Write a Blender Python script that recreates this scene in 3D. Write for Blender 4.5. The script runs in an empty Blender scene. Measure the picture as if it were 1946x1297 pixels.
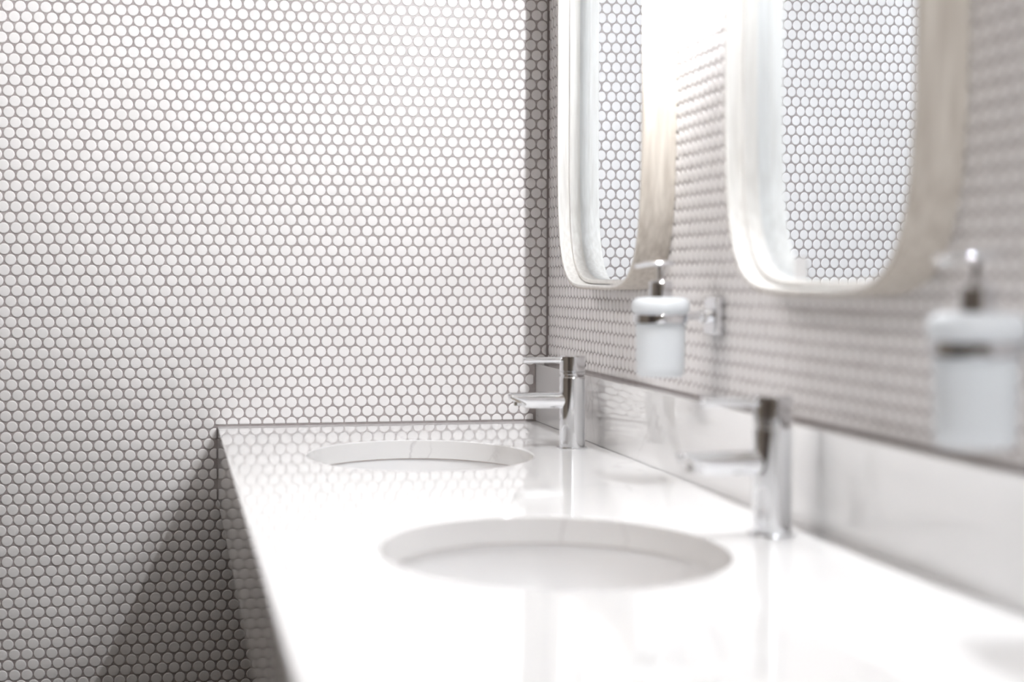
import bpy, bmesh, math, random
import numpy as np
from mathutils import Matrix, Vector
random.seed(4)
rng = np.random.default_rng(7)
sc = bpy.context.scene
col = sc.collection
PI = math.pi

# ------------------------------------------------------------ camera, world, exposure
F_PX = 2975.0
CAM = Vector((-.6781, -2.8104, 1.1231))
RT = Vector((0.97731279, -0.21178755, 0.00239809))
UP = Vector((0.00610631, 0.03949214, 0.99920122))
FW = Vector((0.21171309, 0.97651749, -0.03988941))
cd = bpy.data.cameras.new('camera')
cam = bpy.data.objects.new('camera', cd)
col.objects.link(cam)
M = Matrix(((RT.x, UP.x, -FW.x, CAM.x), (RT.y, UP.y, -FW.y, CAM.y), (RT.z, UP.z, -FW.z, CAM.z), (0, 0, 0, 1)))
cam.matrix_world = M
cd.sensor_width = 36
cd.sensor_fit = 'HORIZONTAL'
cd.lens = F_PX / 1946 * 36
cd.clip_start = .02
cd.dof.use_dof = True
cd.dof.focus_distance = 2.78
cd.dof.aperture_fstop = 2.6
sc.camera = cam

w = bpy.data.worlds.new('world')
sc.world = w
w.use_nodes = True
w.node_tree.nodes['Background'].inputs[0].default_value = (1, .95, .9, 1)
w.node_tree.nodes['Background'].inputs[1].default_value = .3
sc.view_settings.view_transform = 'Standard'
sc.view_settings.look = 'None'
sc.view_settings.gamma = 1
sc.view_settings.use_curve_mapping = False
sc.view_settings.exposure = -0.13

SCONCE_E = 760.0        # emission of the wall lamp tubes
REAR_FILL_W = 4.0         # cool fill added behind the camera, no window there, watts
BASIN_FILL_W = 33.0           # added spot brightening the basin wall, watts
WASH_FILL_W = 31.0           # added spot brightening the left of the far tiled wall, watts
OVERHEAD_FILL_W = 1.0           # added overhead fill for the room, watts

def lamp(name, kind, loc, power, size=.1, rot=(0, 0, 0), color=(1, .97, .94), **kw):
    d = bpy.data.lights.new(name, kind)
    d.energy = power
    d.color = color
    for k, v in kw.items():
        setattr(d, k, v)
    if kind == 'AREA':
        d.size = size
    else:
        d.shadow_soft_size = size
    o = bpy.data.objects.new(name, d)
    o.location = loc
    o.rotation_euler = rot
    col.objects.link(o)
    return o

def aim(o, target):
    o.rotation_euler = (Vector(target) - o.location).to_track_quat('-Z', 'Y').to_euler()

lamp('overhead_fill', 'AREA', (-1.05, -2.0, 2.37), OVERHEAD_FILL_W, size=1.0, color=(1, .95, .90))  # unseen overhead fill, added for soft ambient light
lamp('rear_fill', 'AREA', (-.66, -3.66, 1.74), REAR_FILL_W, size=.78, rot=(math.radians(90), 0, 0), color=(.93, .96, 1),  # added fill behind the camera; the back wall has no opening
     shape='RECTANGLE', size_y=1.0)

sp = lamp('fill_spot_basin', 'SPOT', (-1.5, -1.45, 2.36), BASIN_FILL_W, size=.22, spot_size=math.radians(70), spot_blend=.6, color=(1, .97, .95))  # unseen spot added to lift the backsplash and mirror wall
aim(sp, (0, -1.5, .95))
s2 = lamp('fill_spot_tap', 'SPOT', (-1.8, -.75, 2.36), 50.0, size=.12, spot_size=math.radians(40), spot_blend=.7, color=(1, .97, .95))  # second added spot, brightens the far end of the backsplash
aim(s2, (0, -.70, .84))
ws = lamp('fill_spot_wash', 'SPOT', (-1.25, -.9, 2.36), WASH_FILL_W, size=.06, spot_size=math.radians(52), spot_blend=1.0, color=(.96, .98, 1))  # unseen spot added to even out the far wall's left side
aim(ws, (-.98, 0, 1.40))
sc.cycles.caustics_reflective = False
sc.cycles.caustics_refractive = False

# ------------------------------------------------------------ helpers
def link(o, parent=None):
    col.objects.link(o)
    if parent:
        o.parent = parent
    return o

def mesh_obj(name, me, mat, parent=None):
    o = bpy.data.objects.new(name, me)
    if mat:
        me.materials.append(mat)
    return link(o, parent)

def finish(bm, name, mat, parent=None, smooth=True, angle=32):
    bmesh.ops.recalc_face_normals(bm, faces=bm.faces)
    me = bpy.data.meshes.new(name)
    bm.to_mesh(me)
    bm.free()
    if smooth:
        me.polygons.foreach_set('use_smooth', [True] * len(me.polygons))
        me.set_sharp_from_angle(angle=math.radians(angle))
    return mesh_obj(name, me, mat, parent)

def box(name, lo, hi, mat, parent=None, bevel=0.0, seg=3):
    bm = bmesh.new()
    bmesh.ops.create_cube(bm, size=1)
    for v in bm.verts:
        v.co = Vector([(lo[i] + hi[i]) / 2 + v.co[i] * (hi[i] - lo[i]) for i in range(3)])
    if bevel:
        bmesh.ops.bevel(bm, geom=bm.edges[:], offset=bevel, segments=seg, profile=.5, affect='EDGES')
    return finish(bm, name, mat, parent)

def lathe(name, prof, mat, parent=None, origin=(0, 0, 0), seg=48, axis='Z', sx=1, sy=1, angle=32):
    """prof = [(r, h)...]; ends at r=0 are closed; otherwise left open."""
    bm = bmesh.new()
    rings = []
    for r, h in prof:
        if r < 1e-6:
            rings.append([bm.verts.new((0, 0, h))])
        else:
            rings.append([bm.verts.new((r * sx * math.cos(2 * PI * k / seg), r * sy * math.sin(2 * PI * k / seg), h)) for k in range(seg)])
    for a, b in zip(rings, rings[1:]):
        if len(a) == 1 and len(b) == 1:
            continue
        for k in range(seg):
            k2 = (k + 1) % seg
            if len(a) == 1:
                bm.faces.new((a[0], b[k], b[k2]))
            elif len(b) == 1:
                bm.faces.new((a[k], a[k2], b[0]))
            else:
                bm.faces.new((a[k], a[k2], b[k2], b[k]))
    if axis == 'X':
        for v in bm.verts:
            v.co = Vector((v.co.z, v.co.y, -v.co.x))
    if axis == 'Y':
        for v in bm.verts:
            v.co = Vector((v.co.x, v.co.z, -v.co.y))
    for v in bm.verts:
        v.co += Vector(origin)
    return finish(bm, name, mat, parent, angle=angle)

def loft(name, secs, mat, parent=None, seg=32, angle=32):
    """secs = [(x, zc, ry, rz)...] elliptical sections along X, capped."""
    bm = bmesh.new()
    rings = [[bm.verts.new((x, ry * math.cos(2 * PI * k / seg), zc + rz * math.sin(2 * PI * k / seg))) for k in range(seg)] for x, zc, ry, rz in secs]
    for a, b in zip(rings, rings[1:]):
        for k in range(seg):
            k2 = (k + 1) % seg
            bm.faces.new((a[k], a[k2], b[k2], b[k]))
    bm.faces.new(rings[0])
    bm.faces.new(rings[-1])
    return finish(bm, name, mat, parent, angle=angle)

def empty(name, loc, label, cat, group=None, rz=0.0):
    o = bpy.data.objects.new(name, None)
    o.location = loc
    o.rotation_euler = (0, 0, rz)
    o.empty_display_size = .05
    link(o)
    o['label'] = label
    o['category'] = cat
    if group:
        o['group'] = group
    return o

def copy_tree(o, parent=None):
    c = o.copy()
    link(c, parent)
    for ch in list(o.children):
        copy_tree(ch, c)
    return c

# ------------------------------------------------------------ materials
def principled(name, colr, rough=.5, metal=0.0, **kw):
    m = bpy.data.materials.new(name)
    m.use_nodes = True
    b = m.node_tree.nodes['Principled BSDF']
    b.inputs['Base Color'].default_value = (*colr, 1)
    b.inputs['Roughness'].default_value = rough
    b.inputs['Metallic'].default_value = metal
    for k, v in kw.items():
        b.inputs[k].default_value = v
    return m, b

def noise_color(m, b, c1, c2, scale, stretch=(1, 1, 1), detail=4, lo=.35, hi=.65):
    nt = m.node_tree
    tc = nt.nodes.new('ShaderNodeTexCoord')
    mp = nt.nodes.new('ShaderNodeMapping')
    mp.inputs['Scale'].default_value = stretch
    nz = nt.nodes.new('ShaderNodeTexNoise')
    nz.inputs['Scale'].default_value = scale
    nz.inputs['Detail'].default_value = detail
    cr = nt.nodes.new('ShaderNodeValToRGB')
    cr.color_ramp.elements[0].position = lo
    cr.color_ramp.elements[1].position = hi
    cr.color_ramp.elements[0].color = (*c1, 1)
    cr.color_ramp.elements[1].color = (*c2, 1)
    L = nt.links.new
    L(tc.outputs['Object'], mp.inputs['Vector'])
    L(mp.outputs['Vector'], nz.inputs['Vector'])
    L(nz.outputs['Fac'], cr.inputs['Fac'])
    L(cr.outputs['Color'], b.inputs['Base Color'])
    return nz, cr

m_tile, b = principled('glazed_tile', (.84, .82, .82), .38)
noise_color(m_tile, b, (.82, .80, .795), (.86, .84, .84), 9)
m_grout, b = principled('grey_grout', (.26, .235, .23), .38)
noise_color(m_grout, b, (.34, .30, .295), (.41, .37, .365), 60)

m_stone, b = principled('white_quartz', (.88, .87, .87), .045)
nt = m_stone.node_tree
tc = nt.nodes.new('ShaderNodeTexCoord')
n1 = nt.nodes.new('ShaderNodeTexNoise')
n1.inputs['Scale'].default_value = 5
n1.inputs['Detail'].default_value = 6
mx = nt.nodes.new('ShaderNodeMixRGB')
mx.inputs['Fac'].default_value = .22
vo = nt.nodes.new('ShaderNodeTexVoronoi')
vo.feature = 'DISTANCE_TO_EDGE'
vo.inputs['Scale'].default_value = 5.5
cr = nt.nodes.new('ShaderNodeValToRGB')
cr.color_ramp.elements[0].position = 0
cr.color_ramp.elements[0].color = (1, 1, 1, 1)
cr.color_ramp.elements[1].position = .014
cr.color_ramp.elements[1].color = (0, 0, 0, 1)
n2 = nt.nodes.new('ShaderNodeTexNoise')
n2.inputs['Scale'].default_value = 9
n2.inputs['Detail'].default_value = 3
cr2 = nt.nodes.new('ShaderNodeValToRGB')
cr2.color_ramp.elements[0].position = .5
cr2.color_ramp.elements[1].position = .66
mul = nt.nodes.new('ShaderNodeMath')
mul.operation = 'MULTIPLY'
mul2 = nt.nodes.new('ShaderNodeMath')
mul2.operation = 'MULTIPLY'
mul2.inputs[1].default_value = .5
mc = nt.nodes.new('ShaderNodeMixRGB')
mc.inputs['Color1'].default_value = (.83, .825, .825, 1)
mc.inputs['Color2'].default_value = (.50, .48, .49, 1)
L = nt.links.new
L(tc.outputs['Object'], n1.inputs['Vector'])
L(tc.outputs['Object'], mx.inputs['Color1'])
L(n1.outputs['Color'], mx.inputs['Color2'])
L(mx.outputs['Color'], vo.inputs['Vector'])
L(vo.outputs['Distance'], cr.inputs['Fac'])
L(tc.outputs['Object'], n2.inputs['Vector'])
L(n2.outputs['Fac'], cr2.inputs['Fac'])
L(cr.outputs['Color'], mul.inputs[0])
L(cr2.outputs['Color'], mul.inputs[1])
L(mul.outputs[0], mul2.inputs[0])
L(mul2.outputs[0], mc.inputs['Fac'])
L(mc.outputs['Color'], b.inputs['Base Color'])

m_porc, _ = principled('white_porcelain', (.88, .88, .89), .08)
m_joint, _ = principled('silicone_joint', (.40, .27, .22), .5)
m_chrome, _ = principled('chrome', (.86, .87, .89), .06, 1.0)
m_dark, _ = principled('black_plastic', (.05, .045, .05), .4)
m_mirror, _ = principled('mirror_glass', (.90, .945, .985), .0, 1.0)
m_wood, b = principled('pale_wood', (.5, .42, .33), .36)
noise_color(m_wood, b, (.44, .395, .345), (.62, .575, .515), 24, stretch=(7, 7, .5), detail=6, lo=.3, hi=.7)
m_wood2, b = principled('pale_wood_end', (.5, .42, .33), .36)
noise_color(m_wood2, b, (.42, .35, .27), (.56, .48, .385), 24, stretch=(7, .6, .6), detail=6, lo=.3, hi=.7)
m_wood_lit, b = principled('pale_wood_lit', (.8, .78, .75), .3)  # lighter copy of the frame wood; lamplight on inner faces put into colour
noise_color(m_wood_lit, b, (.74, .72, .69), (.86, .845, .82), 24, stretch=(7, 7, .5), detail=5)
m_frost, b = principled('frosted_glass', (.95, .965, .975), .35)
nt = m_frost.node_tree
tl = nt.nodes.new('ShaderNodeBsdfTranslucent')
tl.inputs['Color'].default_value = (.93, .95, .97, 1)
ms = nt.nodes.new('ShaderNodeMixShader')
ms.inputs[0].default_value = .5
nt.links.new(b.outputs[0], ms.inputs[1])
nt.links.new(tl.outputs[0], ms.inputs[2])
nt.links.new(ms.outputs[0], nt.nodes['Material Output'].inputs['Surface'])
m_soap, _ = principled('liquid_soap', (.86, .88, .90), .2)
m_paint, _ = principled('dark_brown_paint', (.22, .18, .14), .6)  # dark brown, set low to keep bounce from the unseen walls down
m_ceil, _ = principled('ceiling_paint', (.42, .39, .36), .7)
m_floor, b = principled('floor_stone', (.35, .32, .29), .3)
noise_color(m_floor, b, (.12, .10, .085), (.17, .145, .12), 6)
m_refl_white, _ = principled('reflection_white', (.92, .93, .95), .4)  # white of the stand-in reflection on the mirror glass
def glow(name, strength):
    m = bpy.data.materials.new(name)
    m.use_nodes = True
    nt = m.node_tree
    nt.nodes.clear()
    em = nt.nodes.new('ShaderNodeEmission')
    em.inputs[0].default_value = (.965, .985, 1.01, 1)
    em.inputs[1].default_value = strength
    out = nt.nodes.new('ShaderNodeOutputMaterial')
    nt.links.new(em.outputs[0], out.inputs[0])
    return m
m_glow = glow('lamp_tube', SCONCE_E)
m_glow_bar = glow('mirror_fill_tube', SCONCE_E * 1.6)

# ------------------------------------------------------------ room shell
XL, YB, ZT = -1.9, -3.7, 2.4
ZC = .86            # counter top
XF = -.602          # counter front edge
XB, ZB = -.0243, .9663   # backsplash face, backsplash top
YE = -2.66          # near end of the counter

def shell(name, lo, hi, mat):
    o = box(name, lo, hi, mat)
    o['kind'] = 'structure'
    return o
wall_far = shell('wall_far', (XL - .1, 0, 0), (.1, .1, ZT), m_grout)
wall_right = shell('wall_right', (0, YB - .1, 0), (.1, 0, ZT), m_grout)
shell('wall_left', (XL - .1, YB, 0), (XL, 0, ZT), m_paint)
shell('wall_back', (XL - .1, YB - .1, 0), (0, YB, ZT), m_paint)
shell('floor', (XL - .1, YB - .1, -.1), (.1, .1, 0), m_floor)
shell('ceiling', (XL - .1, YB - .1, ZT), (.1, .1, ZT + .1), m_ceil)

m_added_door, b = principled('added_dark_door', (.07, .055, .045), .4)
noise_color(m_added_door, b, (.055, .042, .035), (.09, .07, .056), 12, stretch=(1, 1, .15))
added_door = shell('added_door_1', (XL + .0005, -2.75, .001), (XL + .04, -1.75, 2.10), m_added_door)  # unseen door, added to give the chrome something dark to reflect
box('added_door_frame', (XL + .0005, -2.83, .001), (XL + .055, -2.7505, 2.18), m_added_door, added_door)
box('added_door_frame', (XL + .0005, -1.7495, .001), (XL + .055, -1.67, 2.18), m_added_door, added_door)
lathe('added_door_handle', [(0, -.06), (.009, -.06), (.009, .06), (0, .06)], m_chrome, added_door, origin=(XL + .075, -1.83, 1.0), axis='Y', seg=16)

# ------------------------------------------------------------ penny tiles
PITCH = .0208
ROW = PITCH * math.sqrt(3) / 2
Z_ROW0 = 1.586
SEG = 14
TR = .00955
PROF = [(TR, -.0004), (TR, .0008), (TR * .91, .00140), (TR * .78, .00155)]
TOP = .00162

def template():
    v = []
    for r, h in PROF:
        for k in range(SEG):
            a = 2 * PI * k / SEG
            v.append((r * math.cos(a), r * math.sin(a), h))
    v.append((0, 0, TOP))
    f = []
    for i in range(len(PROF) - 1):
        for k in range(SEG):
            k2 = (k + 1) % SEG
            f.append((i * SEG + k, i * SEG + k2, (i + 1) * SEG + k2, (i + 1) * SEG + k))
    n = len(PROF) - 1
    t = []
    for k in range(SEG):
        t.append((n * SEG + k, n * SEG + (k + 1) % SEG, len(PROF) * SEG))
    return np.array(v), np.array(f), np.array(t)
TV, TF, TT = template()
NV = len(TV)

def tile_mesh():
    me = bpy.data.meshes.new('tile')
    me.from_pydata(TV.tolist(), [], TF.tolist() + TT.tolist())
    me.polygons.foreach_set('use_smooth', [True] * len(me.polygons))
    me.materials.append(m_tile)
    return me
TILE = tile_mesh()

def px(p):
    d = Vector(p) - CAM
    wz = d.dot(FW)
    if wz < .05:
        return None
    return 973 + F_PX * d.dot(RT) / wz, 648.5 - F_PX * d.dot(UP) / wz, wz

def tile_wall(parent, origin, eu, en, us, zlo, zhi, clamp, score, u_off=0.0):
    """eu: direction of the rows, en: outward normal; us: (umin, umax)."""
    eu, en = np.array(eu, float), np.array(en, float)
    ez = np.array((0, 0, 1.0))
    cs = []
    r0 = int(math.floor((Z_ROW0 - zhi) / ROW))
    r1 = int(math.ceil((Z_ROW0 - zlo) / ROW))
    for r in range(r0, r1 + 1):
        z = Z_ROW0 - r * ROW
        off = 0 if r % 2 == 0 else -.5
        i0 = int(math.floor(us[0] / PITCH)) - 1
        i1 = int(math.ceil(us[1] / PITCH)) + 1
        for i in range(i0, i1 + 1):
            u = (i + off + u_off) * PITCH
            if us[0] - TR < u < us[1] + TR and zlo < z < zhi:
                cs.append((u, z))
    cs = np.array(cs)
    n = len(cs)
    uv = cs + rng.normal(0, .00022, (n, 2))
    # vertices in wall coordinates
    tilt = rng.normal(0, .006, (n, 2))
    P = np.empty((n, NV, 3))
    P[:, :, 0] = uv[:, None, 0] + TV[None, :, 0]
    P[:, :, 1] = uv[:, None, 1] + TV[None, :, 1]
    P[:, :, 2] = TV[None, :, 2] + TV[None, :, 0] * tilt[:, None, 0] + TV[None, :, 1] * tilt[:, None, 1]
    keep, whole = clamp(uv, P)
    sc_ = np.array([score(c) if (k and w_) else -1 for c, k, w_ in zip(uv, keep, whole)])
    order = np.argsort(-sc_)[:300]
    order = [i for i in order if sc_[i] > 0]
    B = np.stack([eu, ez, en])            # rows: wall coords -> world
    org = np.array(origin, float)
    e3 = np.array([eu, np.cross(en, eu), en]).T
    flip = np.cross(eu, ez) @ en < 0
    for i in order:
        o = bpy.data.objects.new('tile', TILE)
        R = Matrix([list(x) for x in np.array([eu, ez, en]).T]) if not flip else Matrix([list(x) for x in np.array([-eu, ez, en]).T])
        o.matrix_world = Matrix.Translation(Vector(org + uv[i, 0] * eu + uv[i, 1] * ez)) @ R.to_4x4()
        link(o)
        mw = o.matrix_world.copy()
        o.parent = parent
        o.matrix_world = mw
    sel = np.ones(n, bool)
    sel[order] = False
    sel &= keep
    Q = P[sel]
    m = len(Q)
    W = (Q.reshape(-1, 3) @ B + org)
    base = (np.arange(m) * NV)[:, None, None]
    tf, tt = (TF, TT) if not flip else (TF[:, ::-1], TT[:, ::-1])
    fq = (tf[None] + base).reshape(-1, 4)
    ft = (tt[None] + base).reshape(-1, 3)
    me = bpy.data.meshes.new('tile_field')
    me.vertices.add(len(W))
    me.vertices.foreach_set('co', W.ravel())
    loops = np.concatenate([fq.ravel(), ft.ravel()])
    me.loops.add(len(loops))
    me.loops.foreach_set('vertex_index', loops)
    nf = len(fq) + len(ft)
    me.polygons.add(nf)
    starts = np.concatenate([np.arange(len(fq)) * 4, len(fq) * 4 + np.arange(len(ft)) * 3])
    me.polygons.foreach_set('loop_start', starts)
    me.polygons.foreach_set('use_smooth', np.ones(nf, bool))
    me.update(calc_edges=True)
    me.validate()
    o = mesh_obj('tile_field', me, m_tile, parent)
    o['kind'] = 'stuff'
    return o

def clamp_far(uv, P):
    u, z = uv[:, 0], uv[:, 1]
    keep = np.ones(len(uv), bool)
    x0 = P[:, :, 0].copy()
    z0 = P[:, :, 1].copy()
    # wall corner
    np.minimum(P[:, :, 0], -.0042, out=P[:, :, 0])
    keep &= u < -.0005
    # beside the backsplash
    low = (z < ZB + .003) & (z > ZC - .13)
    P[low, :, 0] = np.minimum(P[low, :, 0], XB - .0045)
    keep &= ~(low & (u > XB - .0005))
    # above the counter
    over = (u > XF - .002) & (z > ZC - .003) & (z < ZC + .02)
    P[over, :, 1] = np.maximum(P[over, :, 1], ZC + .0035)
    behind = (u > XF - .0005) & (z <= ZC - .003) & (z > .725)
    keep &= ~behind
    side = (u > XF - .02) & (u <= XF - .0005) & (z <= ZC + .002) & (z > .72)
    P[side, :, 0] = np.minimum(P[side, :, 0], XF - .0015)
    whole = (np.abs(P[:, :, 0] - x0).max(1) < 1e-6) & (np.abs(P[:, :, 1] - z0).max(1) < 1e-6)
    return keep, whole

def score_far(c):
    q = px((c[0], 0, c[1]))
    if q is None or not (2 < q[0] < 1944 and 2 < q[1] < 1295):
        return -1
    if c[0] > XF - .02 and c[1] < ZC + .01:
        return -1
    return 1 / q[2]
tile_wall(wall_far, (0, 0, 0), (1, 0, 0), (0, -1, 0), (XL, 0), .01, ZT, clamp_far, score_far, u_off=-.67)

def clamp_right(uv, P):
    u, z = uv[:, 0], uv[:, 1]      # u = -y
    keep = u > .0005
    x0 = P[:, :, 0].copy()
    z0 = P[:, :, 1].copy()
    np.maximum(P[:, :, 0], .0040, out=P[:, :, 0])
    near = z < ZB + .02
    P[near, :, 1] = np.maximum(P[near, :, 1], ZB + .0035)
    keep &= z > ZB - .001
    whole = (np.abs(P[:, :, 0] - x0).max(1) < 1e-6) & (np.abs(P[:, :, 1] - z0).max(1) < 1e-6)
    return keep, whole

MIRRORS = [(-.509, 1.4665), (-1.3175, 1.4665)]
MA, MB_, MN = .2435, .36, 4.8
def score_right(c):
    q = px((0, -c[0], c[1]))
    if q is None or not (2 < q[0] < 1944 and 2 < q[1] < 1295):
        return -1
    for my, mz in MIRRORS:
        if abs((-c[0] - my + .07) / (MA + .13)) ** 4 + abs((c[1] - mz) / MB_) ** 4 < 1.0:
            return -1
    if abs(-c[0] + 1.62) < .08 and c[1] < 1.16:
        return -1
    return 1 / q[2] ** 3
tile_wall(wall_right, (0, 0, 0), (0, -1, 0), (-1, 0, 0), (0, -YB), ZB - .004, ZT, clamp_right, score_right, u_off=.28)

# ------------------------------------------------------------ countertop with two undermount basins
SINKS = [(-.318, -.503), (-.3165, -1.336)]
SA, SB, TH = .168, .209, .030
counter = empty('countertop', (XF, YE, ZC), 'white quartz vanity countertop with a deep front edge and two oval sink cutouts', 'countertop')

def slab():
    bm = bmesh.new()
    def loop(pts, z):
        vs = [bm.verts.new((x, y, z)) for x, y in pts]
        es = [bm.edges.new((vs[k], vs[(k + 1) % len(vs)])) for k in range(len(vs))]
        return vs, es
    NS = 96
    def ell(c, grow, n=NS):
        return [(c[0] + (SA + grow) * math.cos(2 * PI * k / n), c[1] + (SB + grow) * math.sin(2 * PI * k / n)) for k in range(n)]
    def rect(g):
        return [(XF + g, YE + g), (-.0015, YE + g), (-.0015, -.0008), (XF + g, -.0008)]
    e = .0012
    layers = []
    for z, grow, g in ((ZC, e, e), (ZC - e, 0, 0), (ZC - TH, 0, 0)):
        layers.append([loop(rect(g), z)] + [loop(ell(c, grow), z) for c in SINKS])
    for a, b in zip(layers, layers[1:]):
        for (va, _), (vb, _) in zip(a, b):
            n = len(va)
            for k in range(n):
                k2 = (k + 1) % n
                bm.faces.new((va[k], va[k2], vb[k2], vb[k]))
    for lay in (layers[0], layers[-1]):
        es = [x for l in lay for x in l[1]]
        bmesh.ops.triangle_fill(bm, use_beauty=True, use_dissolve=False, edges=es)
    o = finish(bm, 'slab', m_stone, counter, angle=30)
    for p in o.data.polygons:
        if abs(p.normal.z) > .95:
            p.use_smooth = False
    return o
s = slab()
s.matrix_parent_inverse = Matrix.Translation(-counter.location)
def cpart(o):
    o.matrix_parent_inverse = Matrix.Translation(-counter.location)
    return o
cpart(box('apron', (XF, YE, .7293), (XF + .020, -.0008, ZC - TH - .0001), m_stone, counter))
cpart(box('end_panel', (XF + .0202, YE, .7293), (-.003, YE + .020, ZC - TH - .0001), m_stone, counter))
cpart(box('support_rail', (XF + .0202, YE + .0202, .733), (-.003, YE + .045, .76), m_paint, counter))
cpart(box('underside_panel', (XF + .0202, YE + .046, .730), (-.003, -.0008, .7325), m_paint, counter))

back = box('backsplash', (XB, YE, ZC + .0004), (-.0015, -.0008, ZB), m_stone, None, bevel=.0012, seg=2)
back['label'] = 'low white quartz backsplash running along the tiled mirror wall behind both taps'
back['category'] = 'backsplash'

def basin(c, label):
    t = empty('sink', (c[0], c[1], ZC - TH - .13), label, 'sink', 'undermount oval basins')
    H = .13
    A, B = SA + .003, SB + .003
    prof = []
    N = 16
    for i in range(N + 1):
        a = PI / 2 * i / N
        prof.append((max(.02 / A, math.sin(a) ** .62) if i else .02 / A, .006 + (H - .012) * (1 - math.cos(a) ** .75 if i < N else 1)))
    prof = [(r, h) for r, h in prof]
    prof += [(1.0, H - .0012), (1.06, H - .0012), (1.06, H - .010), (1.01, H - .012)]
    prof += [(r * 1.0 + .03, h - .006) for r, h in reversed(prof[:N])]
    prof += [(.02 / A, 0.0)]
    lathe('bowl', [(r * A, h) for r, h in prof], m_porc, t, seg=96, sy=B / A, angle=60)
    lathe('joint', [(1.002 * A, H - .0012), (1.002 * A, H - .0001), (1.03 * A, H - .0001), (1.03 * A, H - .0012)], m_joint, t, seg=96, sy=B / A)
    dr = lathe('drain', [(0, .0085), (.014, .009), (.016, .007), (.021, .0075), (.0235, .0062), (.0235, .004)], m_chrome, t, seg=32)
    return t
basin(SINKS[0], 'white oval sink sunk into the counter nearest the far tiled wall')
basin(SINKS[1], 'white oval sink nearer the camera, in the blurred middle of the counter')

# ------------------------------------------------------------ taps
def make_tap():
    t = empty('faucet', (0, 0, ZC), '', 'faucet', 'chrome basin mixers')
    lathe('base_ring', [(0, .0003), (.0238, .0003), (.0242, .0012), (.0238, .0022), (.0205, .0026), (.0195, .0022)], m_chrome, t)
    lathe('body', [(0, .002), (.0198, .002), (.0198, .1105), (.0192, .1114), (.0180, .1116)], m_chrome, t, seg=64)
    lathe('collar', [(.0180, .1112), (.0180, .1150), (.0194, .1152), (.0197, .1156), (.0197, .1185), (.0190, .1192)], m_chrome, t, seg=64)
    cap = lathe('handle', [(.0180, .1188), (.0192, .1196), (.0198, .1204), (.0198, .1430), (.0190, .1440), (0, .1443)], m_chrome, t, seg=64)
    lathe('lever', [(0, -.0785), (.0042, -.0785), (.0048, -.0778), (.0048, -.012)], m_chrome, cap, origin=(0, 0, .1375), axis='X', seg=24)
    loft('spout', [(-.1000, .0826, .0100, .0046), (-.0990, .0826, .0108, .0054), (-.0900, .0800, .0118, .0080), (-.0740, .0757, .0124, .0122),
                   (-.0500, .0752, .0126, .0126), (-.0120, .0748, .0130, .0130)], m_chrome, t)
    lathe('aerator', [(0, .0680), (.0066, .0680), (.0070, .0686), (.0070, .0760)], m_chrome, t, origin=(-.0865, 0, 0), seg=24)
    lathe('aerator_screen', [(0, .0677), (.0052, .0677), (.0052, .0682)], m_dark, t, origin=(-.0865, 0, 0), seg=20)
    lathe('temperature_mark', [(0, .0208), (.0030, .0208), (.0034, .0190)], m_dark, t, origin=(0, 0, .129), axis='X', seg=16)
    return t
tap = make_tap()
tap.location = (-.0735, -.464, ZC)
tap['label'] = 'chrome single-lever tap standing behind the far sink, in the sharper focus'
tap2 = copy_tree(tap)
tap2.location = (-.0765, -1.300, ZC)
tap2['label'] = 'chrome single-lever tap standing behind the nearer sink, strongly blurred'
tap2.rotation_euler.z = math.radians(1.5)

# ------------------------------------------------------------ mirrors
NM = 192
def outline(t):
    """superellipse outline inset by t along its normal -> list of (y, z)"""
    pts = []
    for k in range(NM):
        a = 2 * PI * (k + .5) / NM
        c, s_ = math.cos(a), math.sin(a)
        y = MA * math.copysign(abs(c) ** (2 / MN), c)
        z = MB_ * math.copysign(abs(s_) ** (2 / MN), s_)
        ny = math.copysign(abs(y / MA) ** (MN - 1) / MA, y)
        nz_ = math.copysign(abs(z / MB_) ** (MN - 1) / MB_, z)
        l = math.hypot(ny, nz_)
        pts.append((y - t * ny / l, z - t * nz_ / l))
    return pts

def ring_part(name, prof, mat, parent):
    """prof: closed list of (inset, x)"""
    bm = bmesh.new()
    loops = [[bm.verts.new((x, y, z)) for y, z in outline(t)] for t, x in prof]
    n = len(loops)
    for i in range(n):
        a, b = loops[i], loops[(i + 1) % n]
        for k in range(NM):
            k2 = (k + 1) % NM
            bm.faces.new((a[k], a[k2], b[k2], b[k]))
    return finish(bm, name, mat, parent, angle=35)

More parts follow.
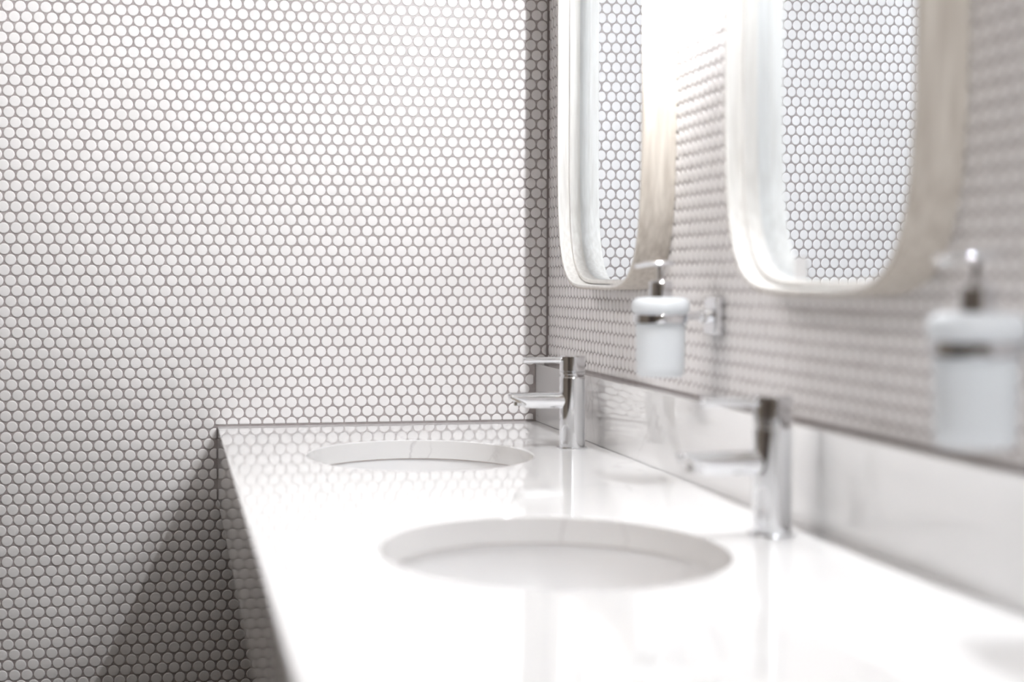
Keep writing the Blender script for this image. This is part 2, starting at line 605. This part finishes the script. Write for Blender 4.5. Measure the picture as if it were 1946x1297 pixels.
FRONT, STEP, GLASS = -.0505, -.0325, -.0150
def make_mirror():
    t = empty('wall_mirror', (0, 0, 0), '', 'mirror', 'wood-framed mirrors above the counter')
    ring_part('frame', [(0, -.0019), (0, FRONT + .0012), (.0012, FRONT), (.0028, FRONT), (.0028, -.0019)], m_wood, t)
    ring_part('front_ring', [(.0029, -.0050), (.0029, FRONT), (.0062, FRONT), (.0072, FRONT + .0012), (.0072, -.0050)], m_wood_lit, t)  # sleeve split off the frame to carry the lit wood colour
    ring_part('inner_ring', [(.0090, -.0050), (.0090, STEP), (.0140, STEP), (.0150, STEP + .001), (.0150, -.0050)], m_wood_lit, t)
    # mirror glass, very slightly bowed about its upright axis
    bm = bmesh.new()
    NR = 14
    out_ = outline(.0152)
    RC = 26.0
    def xg(y):
        return GLASS - (MA * MA - y * y) / (2 * RC)
    c = bm.verts.new((xg(0), 0, 0))
    rings = []
    for i in range(1, NR + 1):
        f = i / NR
        rings.append([bm.verts.new((xg(y * f), y * f, z * f)) for y, z in out_])
    for k in range(NM):
        k2 = (k + 1) % NM
        bm.faces.new((c, rings[0][k], rings[0][k2]))
        for a, b in zip(rings, rings[1:]):
            bm.faces.new((a[k], b[k], b[k2], a[k2]))
    last = rings[-1]
    rear = [bm.verts.new((-.006, v.co.y, v.co.z)) for v in last]
    for k in range(NM):
        k2 = (k + 1) % NM
        bm.faces.new((last[k], last[k2], rear[k2], rear[k]))
    bm.faces.new(rear)
    finish(bm, 'glass', m_mirror, t, angle=30)
    return t
mir = make_mirror()
mir.location = (0, MIRRORS[0][0], MIRRORS[0][1])
mir['label'] = 'rounded pale-wood framed wall mirror beside the corner, above the far sink'
mir2 = copy_tree(mir)
mir2.location = (0, MIRRORS[1][0], MIRRORS[1][1])
mir2['label'] = 'rounded pale-wood framed wall mirror above the nearer sink, right of the first soap dispenser'

refl_patch = box('mirror_reflection_patch', (-.0168, -1.2440, 1.1235), (-.0158, -1.208, 1.147), m_refl_white)  # thin box on the glass in place of a reflected white rectangle
refl_patch['label'] = 'small white rectangle standing in for a reflection at the lower left of the nearer mirror glass'
refl_patch['category'] = 'reflection patch'

# ------------------------------------------------------------ soap dispensers in wall holders
def make_dispenser():
    t = empty('soap_dispenser', (0, 0, 0), '', 'soap dispenser', 'frosted glass soap dispensers')
    lathe('bottle', [(0, .0015), (.026, .0), (.0295, .003), (.0303, .012), (.0312, .064), (.0312, .078), (.0345, .0805), (.0362, .085), (.0362, .092),
                     (.0340, .097), (.0290, .0995), (.0125, .1005), (.0125, .0985), (.0280, .0972), (.0325, .0945), (.0338, .090), (.0335, .084), (.0290, .079),
                     (.0287, .064), (.0278, .012), (.0262, .0055), (0, .0050)], m_frost, t, seg=64, angle=50)
    lathe('liquid_soap', [(0, .0056), (.0255, .0060), (.0274, .0125), (.0281, .047), (.0, .047)], m_soap, t, seg=48)
    lathe('collar', [(.0135, .0995), (.0145, .1005), (.0145, .1190), (.0135, .1205), (0, .1210)], m_chrome, t, seg=40)
    lathe('stem', [(.0042, .1205), (.0042, .1400)], m_chrome, t, seg=24)
    hd = loft('pump_head', [(.0170, .1425, .0050, .0016), (.0160, .1425, .0085, .0030), (.0080, .1430, .0125, .0038), (-.004, .1430, .0122, .0038),
                            (-.016, .1418, .0080, .0034), (-.030, .1395, .0052, .0030), (-.0335, .1385, .0046, .0026)], m_chrome, t, angle=60)
    return t

def make_holder(px_):
    """px_: distance of bottle axis from wall"""
    t = empty('dispenser_holder', (0, 0, 0), '', 'holder', 'chrome wall holders of the soap dispensers')
    lathe('ring', [(.0318, .068), (.0330, .0675), (.0344, .0680), (.0346, .0690), (.0346, .0780), (.0338, .0790), (.0318, .0790), (.0318, .068)], m_chrome, t, seg=64)
    lathe('arm', [(.0052, .0335), (.0052, px_ - .020)], m_chrome, t, origin=(0, 0, .0765), axis='X', seg=24)
    lathe('arm_boss', [(0, px_ - .026), (.0085, px_ - .026), (.0092, px_ - .025), (.0092, px_ - .009)], m_chrome, t, origin=(0, 0, .0765), axis='X', seg=28)
    box('wall_plate', (px_ - .0140, -.0225, .0525), (px_ - .0020, .0225, .1005), m_chrome, t, bevel=.0018)
    return t
disp = make_dispenser()
disp.location = (-.0785, -.926, 1.000)
disp['label'] = 'frosted glass soap dispenser with chrome pump hanging between the two mirrors'
disp2 = copy_tree(disp)
disp2.location = (-.0930, -1.745, .9985)
disp2['label'] = 'frosted glass soap dispenser with chrome pump at the right edge, most blurred'
hold = make_holder(.0785)
hold.location = (-.0785, -.926, 1.000)
hold['label'] = 'chrome ring holder with square wall plate between the two mirrors'
hold2 = make_holder(.0930)
hold2.location = (-.0930, -1.745, .9985)
hold2['label'] = 'chrome ring holder carrying the blurred dispenser at the right edge'

# ------------------------------------------------------------ tall tube lamp between the mirrors, plus added unseen lamps
def make_sconce(mg):
    t = empty('wall_lamp', (0, 0, 0), '', 'lamp', 'tube lamps between the mirrors')
    box('back_plate', (-.012, -.025, -.06), (-.0020, .025, .06), m_chrome, t, bevel=.002)
    lathe('arm', [(.003, -.0620), (.003, -.010)], m_chrome, t, axis='X', seg=16)
    lathe('tube', [(0, -.165), (.0040, -.165), (.0040, .165), (0, .165)], mg, t, origin=(-.0630, 0, 0), seg=20)
    lathe('lower_cap', [(0, -.178), (.0052, -.178), (.0052, -.1655), (0, -.1655)], m_chrome, t, origin=(-.0630, 0, 0), seg=20)
    lathe('upper_cap', [(0, .1655), (.0052, .1655), (.0052, .178), (0, .178)], m_chrome, t, origin=(-.0630, 0, 0), seg=20)
    return t
sco = make_sconce(m_glow)
sco.location = (0, -.913, 1.695)
sco['label'] = 'slim vertical tube lamp on the tiled wall between the first and second mirror'
bar = empty('mirror_fill_light', (0, MIRRORS[1][0], 1.94), 'added unseen horizontal tube lamp above the nearer mirror, lighting its frame', 'lamp')  # unseen lamp added to brighten the nearer mirror's inner frame
box('back_plate', (-.012, -.06, -.025), (-.0020, .06, .025), m_chrome, bar, bevel=.002)
lathe('arm', [(.003, -.0805), (.003, -.010)], m_chrome, bar, axis='X', seg=16)
lathe('tube', [(0, -.165), (.0040, -.165), (.0040, .165), (0, .165)], m_glow_bar, bar, origin=(-.082, 0, 0), axis='Y', seg=20)
for s_ in (-1, 1):
    lathe('end_cap', [(0, s_ * .1655), (.0052, s_ * .1655), (.0052, s_ * .178), (0, s_ * .178)], m_chrome, bar, origin=(-.082, 0, 0), axis='Y', seg=20)
fill_sconce = copy_tree(sco)  # unseen copy added to throw more light on the far wall's left
fill_sconce.location = (0, -2.62, 1.70)
fill_sconce['label'] = 'added unseen vertical tube lamp near the end of the counter run, lighting the far wall'
